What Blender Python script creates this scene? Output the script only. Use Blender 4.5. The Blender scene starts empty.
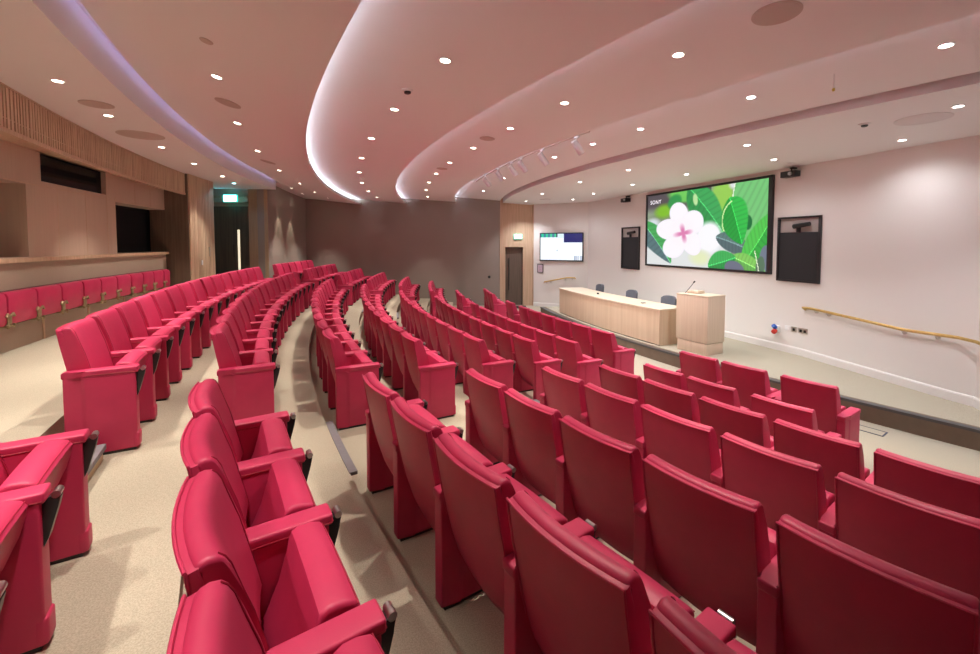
import bpy, bmesh, math, random
from math import pi, sin, cos, radians, sqrt, atan2, hypot
from mathutils import Vector, Matrix
random.seed(4)
COL = bpy.context.scene.collection
SC = bpy.context.scene

# ------------------------------------------------------------------ camera
cam = bpy.data.cameras.new('camera'); camo = bpy.data.objects.new('camera', cam); COL.objects.link(camo)
camo.location = (0, 0, 2.325); camo.rotation_euler = (pi/2 - 0.045, 0, 0)
cam.sensor_width = 36; cam.lens = 426.03/980*36; cam.shift_y = (262.9-327)/980; cam.clip_start = 0.02
SC.camera = camo

# ------------------------------------------------------------------ world, exposure
w = bpy.data.worlds.new('world'); SC.world = w; w.use_nodes = True
w.node_tree.nodes['Background'].inputs[0].default_value = (0.8, 0.82, 0.9, 1)
w.node_tree.nodes['Background'].inputs[1].default_value = 0.0
SC.view_settings.view_transform = 'Standard'; SC.view_settings.look = 'None'
SC.view_settings.exposure = 0.0; SC.view_settings.gamma = 1; SC.view_settings.use_curve_mapping = False

SPOT_W = 235.0      # seating downlights
STAGE_W = 240.0     # stage downlights
WASH_W = 110.0      # track spots
COVE = 4.6         # cove led strength

# ------------------------------------------------------------------ geometry constants (the hall is concentric)
CX, CY = 22.064, 17.004
SP = 0.58
ROWS = 'abcdefgh'
RB = dict(a=28.759, b=27.839, c=26.896, d=26.025, e=25.12, f=24.241, g=23.395, h=22.466)
ZB = dict(a=-.62, b=-.753, c=-.901, d=-1.036, e=-1.188, f=-1.325, g=-1.449, h=-1.467)
FL = {r: ZB[r]+2.325-.90 for r in ROWS}
FL['a'] = .778; FL['b'] = .658; FL['g'] = FL['h'] = -.035
FREAR = .995; FPIT = -.035; FSTAGE = .205
TT = dict(a=3.69778, b=3.69514, c=3.69075, d=3.68675, e=3.6814, f=3.67697, g=3.67262, h=3.66508)
TM = dict(a=3.63223, b=3.62984, c=3.62409, d=3.62005, e=3.6098, f=3.60206, g=3.59649, h=3.58493)
TE = dict(a=3.347, b=3.348, c=3.362, d=3.371, e=3.385, f=3.395, g=3.410, h=3.411)
TQ = dict(a=3.183, b=3.191, c=3.190, d=3.195, e=3.203, f=3.209, g=3.288, h=3.276)
NM = dict(a=15, b=14, c=13, d=12, e=11, f=10, g=8, h=7)
NF = dict(a=6, b=6, c=6, d=6, e=6, f=6, g=3, h=3)
BW = .506
TMAX = 3.836       # near side wall (radial)
YW = 16.2          # far side wall plane
def P(R, t, z): return Vector((CX+R*cos(t), CY+R*sin(t), z))
def tfar(R):       # angle where radius R meets the far side wall
    return pi + math.asin((CY-YW)/R)

# ------------------------------------------------------------------ materials
def new_mat(name):
    m = bpy.data.materials.new(name); m.use_nodes = True
    nt = m.node_tree; return m, nt, nt.nodes['Principled BSDF']
def plain(name, col, rough=.6, metal=0, spec=.5, noise=0, nscale=30, bump=0, bscale=200, emit=None, estr=0):
    m, nt, b = new_mat(name)
    b.inputs['Base Color'].default_value = (*col, 1); b.inputs['Roughness'].default_value = rough
    b.inputs['Metallic'].default_value = metal; b.inputs['Specular IOR Level'].default_value = spec
    tc = None
    if noise or bump: tc = nt.nodes.new('ShaderNodeTexCoord')
    if noise:
        n = nt.nodes.new('ShaderNodeTexNoise'); n.inputs['Scale'].default_value = nscale; n.inputs['Detail'].default_value = 4
        nt.links.new(tc.outputs['Object'], n.inputs['Vector'])
        mr = nt.nodes.new('ShaderNodeMapRange'); mr.inputs[3].default_value = 1-noise; mr.inputs[4].default_value = 1+noise
        mr.inputs[1].default_value = .3; mr.inputs[2].default_value = .7
        mx = nt.nodes.new('ShaderNodeVectorMath'); mx.operation = 'SCALE'; mx.inputs[0].default_value = col
        nt.links.new(n.outputs['Fac'], mr.inputs[0]); nt.links.new(mr.outputs[0], mx.inputs['Scale'])
        nt.links.new(mx.outputs[0], b.inputs['Base Color'])
    if bump:
        n = nt.nodes.new('ShaderNodeTexNoise'); n.inputs['Scale'].default_value = bscale
        nt.links.new(tc.outputs['Object'], n.inputs['Vector'])
        bp = nt.nodes.new('ShaderNodeBump'); bp.inputs['Strength'].default_value = bump; bp.inputs['Distance'].default_value = .004
        nt.links.new(n.outputs['Fac'], bp.inputs['Height']); nt.links.new(bp.outputs[0], b.inputs['Normal'])
    if emit:
        b.inputs['Emission Color'].default_value = (*emit, 1); b.inputs['Emission Strength'].default_value = estr
    return m
def wood(name, c1, c2, scale=(40, 40, 1.2), rough=.5):
    m, nt, b = new_mat(name)
    tc = nt.nodes.new('ShaderNodeTexCoord'); mp = nt.nodes.new('ShaderNodeMapping'); mp.inputs['Scale'].default_value = scale
    n = nt.nodes.new('ShaderNodeTexNoise'); n.inputs['Scale'].default_value = 1; n.inputs['Detail'].default_value = 5
    r = nt.nodes.new('ShaderNodeValToRGB'); r.color_ramp.elements[0].color = (*c1, 1); r.color_ramp.elements[1].color = (*c2, 1)
    r.color_ramp.elements[0].position = .35; r.color_ramp.elements[1].position = .65
    nt.links.new(tc.outputs['Object'], mp.inputs[0]); nt.links.new(mp.outputs[0], n.inputs['Vector'])
    nt.links.new(n.outputs['Fac'], r.inputs[0]); nt.links.new(r.outputs[0], b.inputs['Base Color'])
    b.inputs['Roughness'].default_value = rough
    return m
M = {}
M['leather'] = plain('red_leather', (.52, .026, .098), .48, spec=.55, noise=.05, nscale=9, bump=.12, bscale=380)
M['piping'] = plain('dark_red_piping', (.34, .012, .04), .45)
M['black'] = plain('black_plastic', (.018, .018, .02), .4)
M['chrome'] = plain('chrome', (.55, .55, .56), .28, 1)
M['steel'] = plain('brushed_steel', (.62, .6, .57), .35, 1)
M['brass'] = plain('brass', (.62, .43, .16), .32, .85, noise=.1)
M['bronze'] = plain('aged_brass', (.35, .28, .16), .4, .7)
M['carpet'] = plain('carpet', (.455, .408, .32), .95, spec=.1, noise=.2, nscale=170, bump=.5, bscale=500)
M['nosing'] = plain('grey_nosing', (.2, .19, .21), .6, noise=.05)
M['dnosing'] = plain('metal_nosing', (.12, .12, .13), .42, .7)
M['cream'] = plain('cream_edge', (.62, .5, .3), .5)
M['paint'] = plain('white_ceiling_paint', (.79, .78, .78), .8, spec=.2)
M['wallw'] = plain('white_wall_paint', (.80, .765, .74), .75, spec=.2)
M['skirt'] = plain('white_gloss_skirting', (.82, .79, .77), .45)
M['taupe'] = plain('taupe_fabric_wall', (.335, .29, .26), .9, spec=.1, noise=.05, nscale=120)
M['oak'] = wood('pale_oak', (.54, .375, .25), (.65, .47, .33))
M['oakrear'] = wood('oak_panel', (.64, .495, .395), (.68, .53, .425))
M['pier'] = wood('pier_oak', (.46, .31, .20), (.52, .36, .24))
M['slat'] = wood('oak_slat', (.62, .44, .30), (.76, .58, .41), (14, 14, 1))
M['slatback'] = plain('dark_slat_gap', (.10, .065, .045), .8)
M['walnut'] = wood('brown_wood', (.13, .095, .068), (.18, .13, .095), (30, 30, 1))
M['door'] = wood('door_brown', (.12, .085, .065), (.16, .115, .09), (30, 30, 1))
M['desk'] = wood('desk_ash', (.66, .50, .35), (.73, .57, .415), (16, 16, .6), .42)
M['desktop'] = wood('desk_top_ash', (.70, .57, .42), (.80, .67, .52), (3, 12, 12), .35)
M['lectern'] = wood('lectern_ash', (.65, .505, .38), (.70, .555, .425), (30, 30, 1), .45)
M['grey'] = plain('grey_upholstery', (.13, .14, .17), .8, noise=.1, nscale=60)
M['cloth'] = plain('black_speaker_cloth', (.02, .02, .024), .75, bump=.3, bscale=600)
M['frameblk'] = plain('black_frame', (.02, .02, .022), .35)
M['white'] = plain('white_plastic', (.8, .8, .8), .4)
M['disc'] = plain('speaker_grille', (.52, .44, .40), .8, noise=.05, nscale=200)
M['discw'] = plain('white_grille', (.68, .65, .65), .8)
M['riserwood'] = plain('stage_riser', (.20, .155, .115), .7, noise=.08, nscale=8)
M['glow'] = plain('lamp_lens', (1, 1, 1), .5, emit=(1, .86, .66), estr=25)
M['gloww'] = plain('cool_lamp_lens', (1, 1, 1), .5, emit=(1, .95, .88), estr=25)
M['led'] = plain('cove_led', (1, 1, 1), .5, emit=(.86, .9, 1), estr=COVE*2.6)
M['led_b'] = plain('cove_led_mid', (1, 1, 1), .5, emit=(.9, .86, 1), estr=COVE*1.7)
M['led_c'] = plain('cove_led_soft', (1, 1, 1), .5, emit=(.85, .84, 1), estr=COVE*2.6)
M['led_v'] = plain('cove_led_violet', (1, 1, 1), .5, emit=(.66, .56, 1), estr=COVE*.30)
M['mat'] = plain('dark_doormat', (.02, .02, .02), .9)
M['redpl'] = plain('red_plastic', (.6, .03, .02), .4)
M['bluepl'] = plain('blue_plastic', (.03, .12, .5), .4)
M['signgreen'] = plain('sign_green', (.02, .45, .33), .5, emit=(.05, .75, .62), estr=1.2)
M['signwhite'] = plain('sign_white', (.9, 1, .97), .5, emit=(.75, 1, .95), estr=4.0)
M['paper'] = plain('framed_notice', (.55, .42, .5), .6, noise=.3, nscale=60)
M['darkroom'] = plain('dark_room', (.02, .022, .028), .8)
M['visionlit'] = plain('lit_vision_glass', (.9, .85, .7), .4, emit=(1, .85, .6), estr=1.0)
M['yellow'] = plain('yellow_tag', (.7, .5, .05), .5)
# tinted glass
m, nt, b = new_mat('tinted_glass'); M['glass'] = m
b.inputs['Base Color'].default_value = (.04, .045, .055, 1); b.inputs['Roughness'].default_value = .03
b.inputs['Transmission Weight'].default_value = .6; b.inputs['IOR'].default_value = 1.2

# ------------------------------------------------------------------ mesh helpers
def tag(o, label=None, cat=None, group=None, kind=None):
    if label: o['label'] = label
    if cat: o['category'] = cat
    if group: o['group'] = group
    if kind: o['kind'] = kind
    return o
def link(name, me, mats, parent=None, smooth=None):
    for mm in (mats if isinstance(mats, (list, tuple)) else [mats]): me.materials.append(mm)
    o = bpy.data.objects.new(name, me); COL.objects.link(o)
    if parent is not None: o.parent = parent
    if smooth:
        for p in me.polygons: p.use_smooth = True
        me.set_sharp_from_angle(angle=radians(smooth))
    return o
def bm_obj(name, bm, mats, parent=None, smooth=None):
    me = bpy.data.meshes.new(name); bm.normal_update(); bm.to_mesh(me); bm.free()
    return link(name, me, mats, parent, smooth)
def empty(name, loc, rz=0, parent=None):
    o = bpy.data.objects.new(name, None); COL.objects.link(o); o.location = loc; o.rotation_euler = (0, 0, rz)
    o.empty_display_size = .1
    if parent is not None: o.parent = parent
    return o
def add_box(bm, x0, x1, y0, y1, z0, z1, bevel=0, seg=2, mi=0):
    vs = [bm.verts.new((x, y, z)) for x in (x0, x1) for y in (y0, y1) for z in (z0, z1)]
    idx = [(0, 1, 3, 2), (4, 6, 7, 5), (0, 4, 5, 1), (2, 3, 7, 6), (0, 2, 6, 4), (1, 5, 7, 3)]
    fs = [bm.faces.new([vs[i] for i in f]) for f in idx]
    for f in fs: f.material_index = mi
    if bevel:
        es = list({e for f in fs for e in f.edges})
        bmesh.ops.bevel(bm, geom=es, offset=bevel, segments=seg, affect='EDGES', profile=.6)
    return fs
def box(name, x0, x1, y0, y1, z0, z1, mat, parent=None, bevel=0, seg=2):
    bm = bmesh.new(); add_box(bm, x0, x1, y0, y1, z0, z1, bevel, seg)
    bmesh.ops.recalc_face_normals(bm, faces=bm.faces)
    return bm_obj(name, bm, mat, parent, 40 if bevel else None)
def add_sweep(bm, prof, ys, xoff=None, bevel=0, seg=2, zoff=None):
    """closed profile (x,z) carried along y; ends capped"""
    rings = []
    for y in ys:
        dx = xoff(y) if xoff else 0; dz = zoff(y) if zoff else 0
        rings.append([bm.verts.new((x+dx, y, z+dz)) for x, z in prof])
    n = len(prof); fs = []
    for a, b2 in zip(rings, rings[1:]):
        for i in range(n): fs.append(bm.faces.new((a[i], a[(i+1) % n], b2[(i+1) % n], b2[i])))
    c0 = bm.faces.new(rings[0][::-1]); c1 = bm.faces.new(rings[-1]); fs += [c0, c1]
    if bevel:
        es = list(set(c0.edges) | set(c1.edges))
        bmesh.ops.bevel(bm, geom=es, offset=bevel, segments=seg, affect='EDGES', profile=.6)
    return fs
def sweep(name, prof, ys, mat, parent=None, xoff=None, bevel=0, seg=2, smooth=40, zoff=None):
    bm = bmesh.new(); add_sweep(bm, prof, ys, xoff, bevel, seg, zoff)
    bmesh.ops.recalc_face_normals(bm, faces=bm.faces)
    return bm_obj(name, bm, mat, parent, smooth)
def add_tube(bm, pts, r, n=8, cap=True):
    pts = [Vector(p) for p in pts]; rings = []
    for i, p in enumerate(pts):
        d = (pts[min(i+1, len(pts)-1)]-pts[max(i-1, 0)]).normalized()
        up = Vector((0, 0, 1)) if abs(d.z) < .9 else Vector((1, 0, 0))
        a = d.cross(up).normalized(); b2 = d.cross(a).normalized()
        rr = r[i] if isinstance(r, (list, tuple)) else r
        rings.append([bm.verts.new(p+a*rr*cos(2*pi*k/n)+b2*rr*sin(2*pi*k/n)) for k in range(n)])
    for q, s in zip(rings, rings[1:]):
        for k in range(n): bm.faces.new((q[k], q[(k+1) % n], s[(k+1) % n], s[k]))
    if cap: bm.faces.new(rings[0][::-1]); bm.faces.new(rings[-1])
def tube(name, pts, r, mat, parent=None, n=10):
    bm = bmesh.new(); add_tube(bm, pts, r, n); bmesh.ops.recalc_face_normals(bm, faces=bm.faces)
    return bm_obj(name, bm, mat, parent, 50)
def add_lathe(bm, prof, n=24, cx=0, cy=0):
    rings = []
    for r, z in prof:
        rings.append([bm.verts.new((cx+r*cos(2*pi*k/n), cy+r*sin(2*pi*k/n), z)) for k in range(n)])
    for q, s in zip(rings, rings[1:]):
        for k in range(n): bm.faces.new((q[k], q[(k+1) % n], s[(k+1) % n], s[k]))
    bm.faces.new(rings[0][::-1]); bm.faces.new(rings[-1])
def lathe(name, prof, mat, parent=None, n=24):
    bm = bmesh.new(); add_lathe(bm, prof, n); bmesh.ops.recalc_face_normals(bm, faces=bm.faces)
    return bm_obj(name, bm, mat, parent, 40)
def add_arc(bm, R0, R1, t0, t1, z0, z1, step=.01, mi=0, clip=False):
    """curved block between two radii, two angles, two heights"""
    n = max(1, int(math.ceil(abs(t1-t0)/step))); rings = []
    for i in range(n+1):
        u = i/n; row = []
        for R in (R0, R1):
            a = max(t0, tfar(R)) if clip else t0
            t = a+(t1-a)*u
            for z in (z0, z1): row.append(bm.verts.new(P(R, t, z)))
        rings.append(row)
    for a, b2 in zip(rings, rings[1:]):
        for i, j in ((0, 1), (1, 3), (3, 2), (2, 0)):
            f = bm.faces.new((a[i], a[j], b2[j], b2[i])); f.material_index = mi
    for r in (rings[0], rings[-1]):
        f = bm.faces.new((r[0], r[1], r[3], r[2])); f.material_index = mi
def arc(name, R0, R1, t0, t1, z0, z1, mat, parent=None, step=.01, clip=False, bevel=0):
    bm = bmesh.new(); add_arc(bm, R0, R1, t0, t1, z0, z1, step, 0, clip)
    bmesh.ops.recalc_face_normals(bm, faces=bm.faces)
    return bm_obj(name, bm, mat, parent)
def quad_wall(name, p0, p1, z0, z1, th, mat):
    """straight wall from p0 to p1, thickness th to the left of the direction"""
    p0 = Vector((*p0, 0)); p1 = Vector((*p1, 0)); d = (p1-p0).normalized(); n = Vector((-d.y, d.x, 0))*th
    bm = bmesh.new(); vs = [bm.verts.new((q.x, q.y, z)) for q in (p0, p1, p1+n, p0+n) for z in (z0, z1)]
    for f in ((0, 2, 3, 1), (2, 4, 5, 3), (4, 6, 7, 5), (6, 0, 1, 7), (0, 6, 4, 2), (1, 3, 5, 7)): bm.faces.new([vs[i] for i in f])
    bmesh.ops.recalc_face_normals(bm, faces=bm.faces)
    return tag(bm_obj(name, bm, mat), kind='structure')
def S(o): return tag(o, kind='structure')

# ------------------------------------------------------------------ floor: curved tiers
bm = bmesh.new()
redge = {}
levels = [('rear', 31.6, FREAR)]
prevR = 31.6
order = [('rear', FREAR)]+[(r, FL[r]) for r in ROWS]
edges = [31.6]+[RB['a']+.105]+[RB[r]+.09 for r in 'bcdefg']+[RB['g']-.8]   # outer radius of each level
for i, (nm, z) in enumerate(order):
    if nm == 'h': continue
    Ro = edges[i]; Ri = edges[i+1] if nm != 'g' else 16.0
    add_arc(bm, Ri, Ro, 3.10, 3.95, -.4, z, .01)
bmesh.ops.recalc_face_normals(bm, faces=bm.faces)
S(bm_obj('floor', bm, M['carpet']))

# front wall polyline
K0 = (.38, YW); W0 = (1.65, 16.1); K = (3.5, 15.2); K2 = (6.648, 5.752); DV = Vector((.3161, -.9487)); NV = Vector((.9487, .3161))
SW = (5.02, 2.19)
def fw(s, d=0, z=0):           # point on the screen wall: s along, d out of the wall towards the room
    return Vector((K[0]+DV.x*s-NV.x*d, K[1]+DV.y*s-NV.y*d, z))
def wallR(t):                  # radius of the front walls seen from the centre
    best = None; poly = [K0, (1.6, YW), W0, K, K2, SW, (SW[0]-.3, SW[1]-.8)]
    dx, dy = cos(t), sin(t)
    for a, b2 in zip(poly, poly[1:]):
        ex, ey = b2[0]-a[0], b2[1]-a[1]; det = dx*(-ey)+ex*dy
        if abs(det) < 1e-9: continue
        rx, ry = a[0]-CX, a[1]-CY
        lam = (rx*(-ey)+ex*ry)/det; u = (dx*ry-dy*rx)/det
        if -1e-6 <= u <= 1+1e-6 and lam > 0: best = lam if best is None else max(best, lam)
    return best if best else 20.0
# stage platform with ramp towards the near side
RS = 20.56
bm = bmesh.new(); rings = []
T0 = 3.277; T1 = TMAX; n = 60
def stage_z(x, y):
    s = (x-K[0])*DV.x+(y-K[1])*DV.y
    return FSTAGE-max(0, min(s-7.55, 2.2))*.052
for i in range(n+1):
    t = T0+(T1-T0)*i/n; Ri = wallR(t)-.05; row = []
    for k in range(9):
        R = Ri+(RS-.18-Ri)*k/8; p = P(R, t, 0); row.append(bm.verts.new((p.x, p.y, stage_z(p.x, p.y))))
    row.append(bm.verts.new(P(RS-.18, t, FPIT)))
    rings.append(row)
for a, b2 in zip(rings, rings[1:]):
    for k in range(9): bm.faces.new((a[k], a[k+1], b2[k+1], b2[k]))
bmesh.ops.recalc_face_normals(bm, faces=bm.faces)
S(bm_obj('floor_stage', bm, M['carpet']))
bm = bmesh.new(); add_arc(bm, RS-.18, RS-.012, T0, T1, FPIT, FSTAGE-.008, .01)
bmesh.ops.recalc_face_normals(bm, faces=bm.faces); S(bm_obj('trim_1', bm, M['riserwood']))
tag(arc('stage_nosing', RS-.09, RS, T0, T1-.012, FSTAGE-.03, FSTAGE+.004, M['dnosing']), 'dark metal nosing strip along the curved edge of the stage', 'nosing')

# ------------------------------------------------------------------ ceiling: sawtooth curved blades
def hi1(t): return 4.0+.22*min(1, max(0, (t-3.17)/.16))
def prof_t(t):
    a = [(30.45, 3.945), (28.80, 3.945), (28.80, hi1(t)+.12), (28.795, hi1(t)+.121), (28.70, hi1(t)+.121), (28.70, hi1(t)+.03)]
    if t < 3.284: a = [(29.12-.001*k, hi1(t)+.03) for k in range(6)]
    return a+[(28.69, hi1(t)),
    (26.97, 3.81), (26.965, 3.872), (26.99, 3.872), (27.0, 3.85), (27.32, 3.925), (27.32, 4.02),
    (25.20, 3.845), (25.195, 3.89), (25.23, 3.89), (25.23, 3.87), (25.5, 3.88), (25.5, 4.045),
    (23.38, 3.905), (23.375, 3.95), (23.41, 3.95), (23.41, 3.93), (23.68, 3.94), (23.68, 4.105),
    (21.70, 3.95), (21.70, 4.04), (21.6, 4.04), (21.6, 3.865), (21.52, 3.865)]
bm = bmesh.new(); rings = []; n = 220
for i in range(n+1):
    row = []
    t_end = TMAX+.006
    base = prof_t(3.5)
    u = i/n
    for j in range(len(base)):
        a = tfar(base[j][0])-.002; t = a+(t_end-a)*u
        R, z = prof_t(t)[j]; row.append(bm.verts.new(P(R, t, z)))
    t = tfar(21.52)-.002+(t_end-tfar(21.52)+.002)*u; Rw = wallR(t)-.1
    for k in (1, 2, 3): 
        R = 21.52+(Rw-21.52)*k/3; row.append(bm.verts.new(P(R, t, 3.865-.075*k/3)))
    rings.append(row)
for a, b2 in zip(rings, rings[1:]):
    for k in range(len(a)-1): bm.faces.new((a[k], a[k+1], b2[k+1], b2[k]))
bmesh.ops.recalc_face_normals(bm, faces=bm.faces)
S(bm_obj('ceiling', bm, M['paint'], None, 30))
# slab above the ceiling closes the room
bm = bmesh.new(); add_box(bm, -12, 9, -6, 19, 4.45, 4.6); S(bm_obj('ceiling_slab', bm, M['darkroom']))
# cove led ribbons lying in the slots
for nm, R, z, mt, lb in (('a', 27.09, 3.876, 'led', 'bright white light strip in the second curved ceiling slot from the rear'),
                         ('b', 25.31, 3.878, 'led_b', 'white light strip in the third curved ceiling slot from the rear'),
                         ('c', 23.49, 3.938, 'led_c', 'soft white light strip in the curved ceiling slot nearest the stage')):
    bm = bmesh.new(); add_arc(bm, R-.02, R+.02, tfar(R)+.001, TMAX-.002, z, z+.012, .01)
    bmesh.ops.recalc_face_normals(bm, faces=bm.faces)
    tag(bm_obj('light_strip', bm, M[mt]), lb, 'light strip', 'cove light strips')
bm = bmesh.new(); R = 28.725
n = 60
for i in range(n):
    ta = 3.29+(TMAX-.01-3.29)*i/n; tb = 3.29+(TMAX-.01-3.29)*(i+1)/n
    vs = [bm.verts.new(P(r, t, hi1(t)+z)) for t in (ta, tb) for r in (28.703, 28.710) for z in (.045, .085)]
    for f in ((0, 1, 3, 2), (4, 6, 7, 5), (0, 4, 5, 1), (2, 3, 7, 6), (0, 2, 6, 4), (1, 5, 7, 3)): bm.faces.new([vs[k] for k in f])
bmesh.ops.recalc_face_normals(bm, faces=bm.faces)
tag(bm_obj('light_strip', bm, M['led_v']), 'violet light strip in the curved ceiling slot nearest the rear wall', 'light strip', 'cove light strips')

# ------------------------------------------------------------------ walls
HI = 4.45
# far side wall (taupe) with the lower door at its right end
def mkwall(name, boxes, mat):
    bm = bmesh.new()
    for bx in boxes: add_box(bm, *bx)
    bmesh.ops.recalc_face_normals(bm, faces=bm.faces)
    return S(bm_obj(name, bm, mat))
mkwall('wall_far_side', [(-7.2, .38, YW, YW+.3, -.4, HI)], M['taupe'])
DX0, DX1, DZ1 = .58, 1.25, 2.2
mkwall('wall_door_panel', [(.38, DX0, YW-.02, YW+.3, -.4, HI), (DX1, 1.6, YW-.02, YW+.3, -.4, HI), (DX0, DX1, YW-.02, YW+.3, DZ1, HI), (DX0, DX1, YW+.28, YW+.4, -.4, DZ1)], M['oak'])
d = box('door_1', DX0+.01, DX1-.01, YW+.10, YW+.15, FPIT+.01, DZ1-.01, M['door']); S(d)
h = tube('door_handle', [(DX0+.14, YW+.04, .55), (DX0+.14, YW+.04, 1.78)], .016, M['black'], d)
for z in (.7, 1.62): tube('handle_bracket', [(DX0+.14, YW+.04, z), (DX0+.14, YW+.10, z)], .008, M['black'], h)
bm = bmesh.new()
for x0, x1, z0, z1 in ((DX0-.045, DX0, FPIT, DZ1+.045), (DX1, DX1+.045, FPIT, DZ1+.045), (DX0, DX1, DZ1, DZ1+.045)):
    add_box(bm, x0, x1, YW-.035, YW+.02, z0, z1, .004)
bmesh.ops.recalc_face_normals(bm, faces=bm.faces); S(bm_obj('trim_2', bm, M['oak']))
o = box('doormat', DX0-.1, DX1+.1, YW-.75, YW-.1, FPIT+.001, FPIT+.012, M['mat'], None, .003)
tag(o, 'dark entrance mat on the floor in front of the brown lower door', 'doormat')
quad_wall('wall_stage_left', W0, K, -.4, HI, .3, M['wallw'])
quad_wall('wall_stage_corner', (1.6, YW-.02), W0, -.4, HI, .3, M['oak'])
quad_wall('wall_screen', K, K2, -.4, HI, .3, M['wallw'])
quad_wall('wall_stage_right', K2, SW, -.4, HI, .3, M['wallw'])
a = P(wallR(TMAX)+.02, TMAX, 0); b2 = P(31.3, TMAX, 0)
quad_wall('wall_near_link', SW, (a.x, a.y-.0), -.4, HI, .3, M['wallw'])
quad_wall('wall_near_side', (a.x, a.y), (b2.x, b2.y), -.4, HI, .3, M['taupe'])
# skirting following the wall foot
def skirt(name, pts, mat, h=.14, th=.018):
    bm = bmesh.new()
    rows = []
    for i, (x, y, z) in enumerate(pts):
        p = Vector((x, y)); q = Vector(pts[min(i+1, len(pts)-1)][:2])-Vector(pts[max(i-1, 0)][:2]); q.normalize()
        nrm = Vector((q.y, -q.x))
        prof = [(0, 0), (th, 0), (th, h-.03), (th*.6, h-.008), (0, h)]
        rows.append([bm.verts.new((p.x+nrm.x*dd, p.y+nrm.y*dd, z+zz)) for dd, zz in prof])
    for a, b2 in zip(rows, rows[1:]):
        for k in range(4): bm.faces.new((a[k], a[k+1], b2[k+1], b2[k]))
    bm.faces.new(rows[0]); bm.faces.new(rows[-1][::-1])
    bmesh.ops.recalc_face_normals(bm, faces=bm.faces)
    return S(bm_obj(name, bm, mat))
pts = []
for i in range(40):
    s = .01+9.90*i/39; p = fw(s); pts.append((p.x, p.y, stage_z(p.x, p.y) if s > .6 else FSTAGE))
pts.append((K2[0], K2[1], stage_z(*K2)))
skirt('baseboard_screen', pts, M['skirt'])
skirt('baseboard_stage_left', [(W0[0], W0[1], FPIT), (K[0]-.02, K[1]+.01, FPIT)], M['skirt'])
skirt('baseboard_stage_right', [(K2[0], K2[1], stage_z(*K2)), (SW[0], SW[1], stage_z(*K2))], M['skirt'])

# ------------------------------------------------------------------ rear wall with control room openings
RR = 30.4
TA = 3.30
tb = [3.3797-.002, 3.4442, 3.4535, 3.512, 3.5233, 3.63, TMAX+.01]
def rear_cells(z_cuts, holes, R0, R1, bm):
    ts = sorted(set([3.3777, 3.4442, 3.4535, 3.512, 3.5233, 3.60, TMAX+.01]))
    for ta, tb_ in zip(ts, ts[1:]):
        for za, zb in zip(z_cuts, z_cuts[1:]):
            tm, zm = (ta+tb_)/2, (za+zb)/2
            if any(h[0] < tm < h[1] and h[2] < zm < h[3] for h in holes): continue
            add_arc(bm, R0, R1, ta, tb_, za, zb, .02)
holes = [(3.3777, 3.4442, 2.14, 3.10), (3.4535, 3.512, 3.20, 3.60), (3.5233, 3.60, 2.15, 3.12)]
bm = bmesh.new(); rear_cells([2.10, 2.14, 2.15, 3.10, 3.12, 3.20, 3.60, HI], holes, RR, RR+.42, bm)
bmesh.ops.recalc_face_normals(bm, faces=bm.faces); S(bm_obj('wall_rear', bm, M['oakrear']))
S(arc('wall_rear_lower', RR+.0, RR+.42, 3.3777, TMAX+.01, -.3, 2.10, plain('rear_dado', (.43, .35, .275), .7, noise=.03, nscale=60)))
S(arc('trim_3', RR-.06, RR+.1, 3.3785, TMAX, 2.085, 2.14, M['oak']))
# dado panel joints
bm = bmesh.new()
for k in range(8):
    t = 3.40+k*.0385; add_arc(bm, RR-.012, RR+.01, t-.0006, t+.0006, FREAR, 1.36, .1)
bmesh.ops.recalc_face_normals(bm, faces=bm.faces); S(bm_obj('trim_4', bm, M['oak']))
# faint joints in the oak panels above
bm = bmesh.new()
for t in (3.4535, 3.475, 3.5, 3.4442, 3.40, 3.42):
    z0, z1 = (3.12, 3.52) if t < 3.45 and t > 3.378 and t not in (3.4442,) else (2.15, 3.19)
    add_arc(bm, RR-.003, RR+.004, t-.00015, t+.00015, z0, z1, .1)
add_arc(bm, RR-.003, RR+.004, 3.379, 3.60, 3.125, 3.133, .02)
bmesh.ops.recalc_face_normals(bm, faces=bm.faces); S(bm_obj('trim_5', bm, M['slat']))
for i, hq in enumerate(holes):
    w_ = S(arc('window_%d' % (i+1), RR+.34 if i != 1 else RR+.07, RR+.355 if i != 1 else RR+.085, hq[0]-.001, hq[1]+.001, hq[2]-.005, hq[3]+.005, M['glass']))
bm = bmesh.new()
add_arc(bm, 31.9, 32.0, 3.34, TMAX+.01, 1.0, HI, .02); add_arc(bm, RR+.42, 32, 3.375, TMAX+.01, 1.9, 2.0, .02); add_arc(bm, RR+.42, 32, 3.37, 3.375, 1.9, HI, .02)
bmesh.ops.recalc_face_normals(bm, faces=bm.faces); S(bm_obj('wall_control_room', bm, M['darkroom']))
# slatted band and full height slatted wall
def Rb(t): return 29.98-.9*(t-3.38) if t < 3.6 else 29.782
def slats(bm, t0, t1, z0, z1, R, mi, vary=False):
    t = t0
    while t < t1:
        R_ = Rb(t)+.03 if vary else R
        wd = random.choice((.026, .032, .042))/R_; g = random.choice((.024, .032))/R_
        add_arc(bm, R_-.035, R_-.005, t, min(t+wd, t1), z0, z1, .1, mi); t += wd+g
def band(bm, d0, d1, z0, z1, mi=0):
    n = 36
    for k in range(n):
        ta = 3.3797+(TMAX-3.3797)*k/n; tb_ = 3.3797+(TMAX-3.3797)*(k+1)/n
        vs = [bm.verts.new(P(Rb(t)+d, t, z)) for t in (ta, tb_) for d in (d0, d1) for z in (z0, z1)]
        for f in ((0, 1, 3, 2), (4, 6, 7, 5), (0, 4, 5, 1), (2, 3, 7, 6), (0, 2, 6, 4), (1, 5, 7, 3)):
            q = bm.faces.new([vs[x] for x in f]); q.material_index = mi
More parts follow.
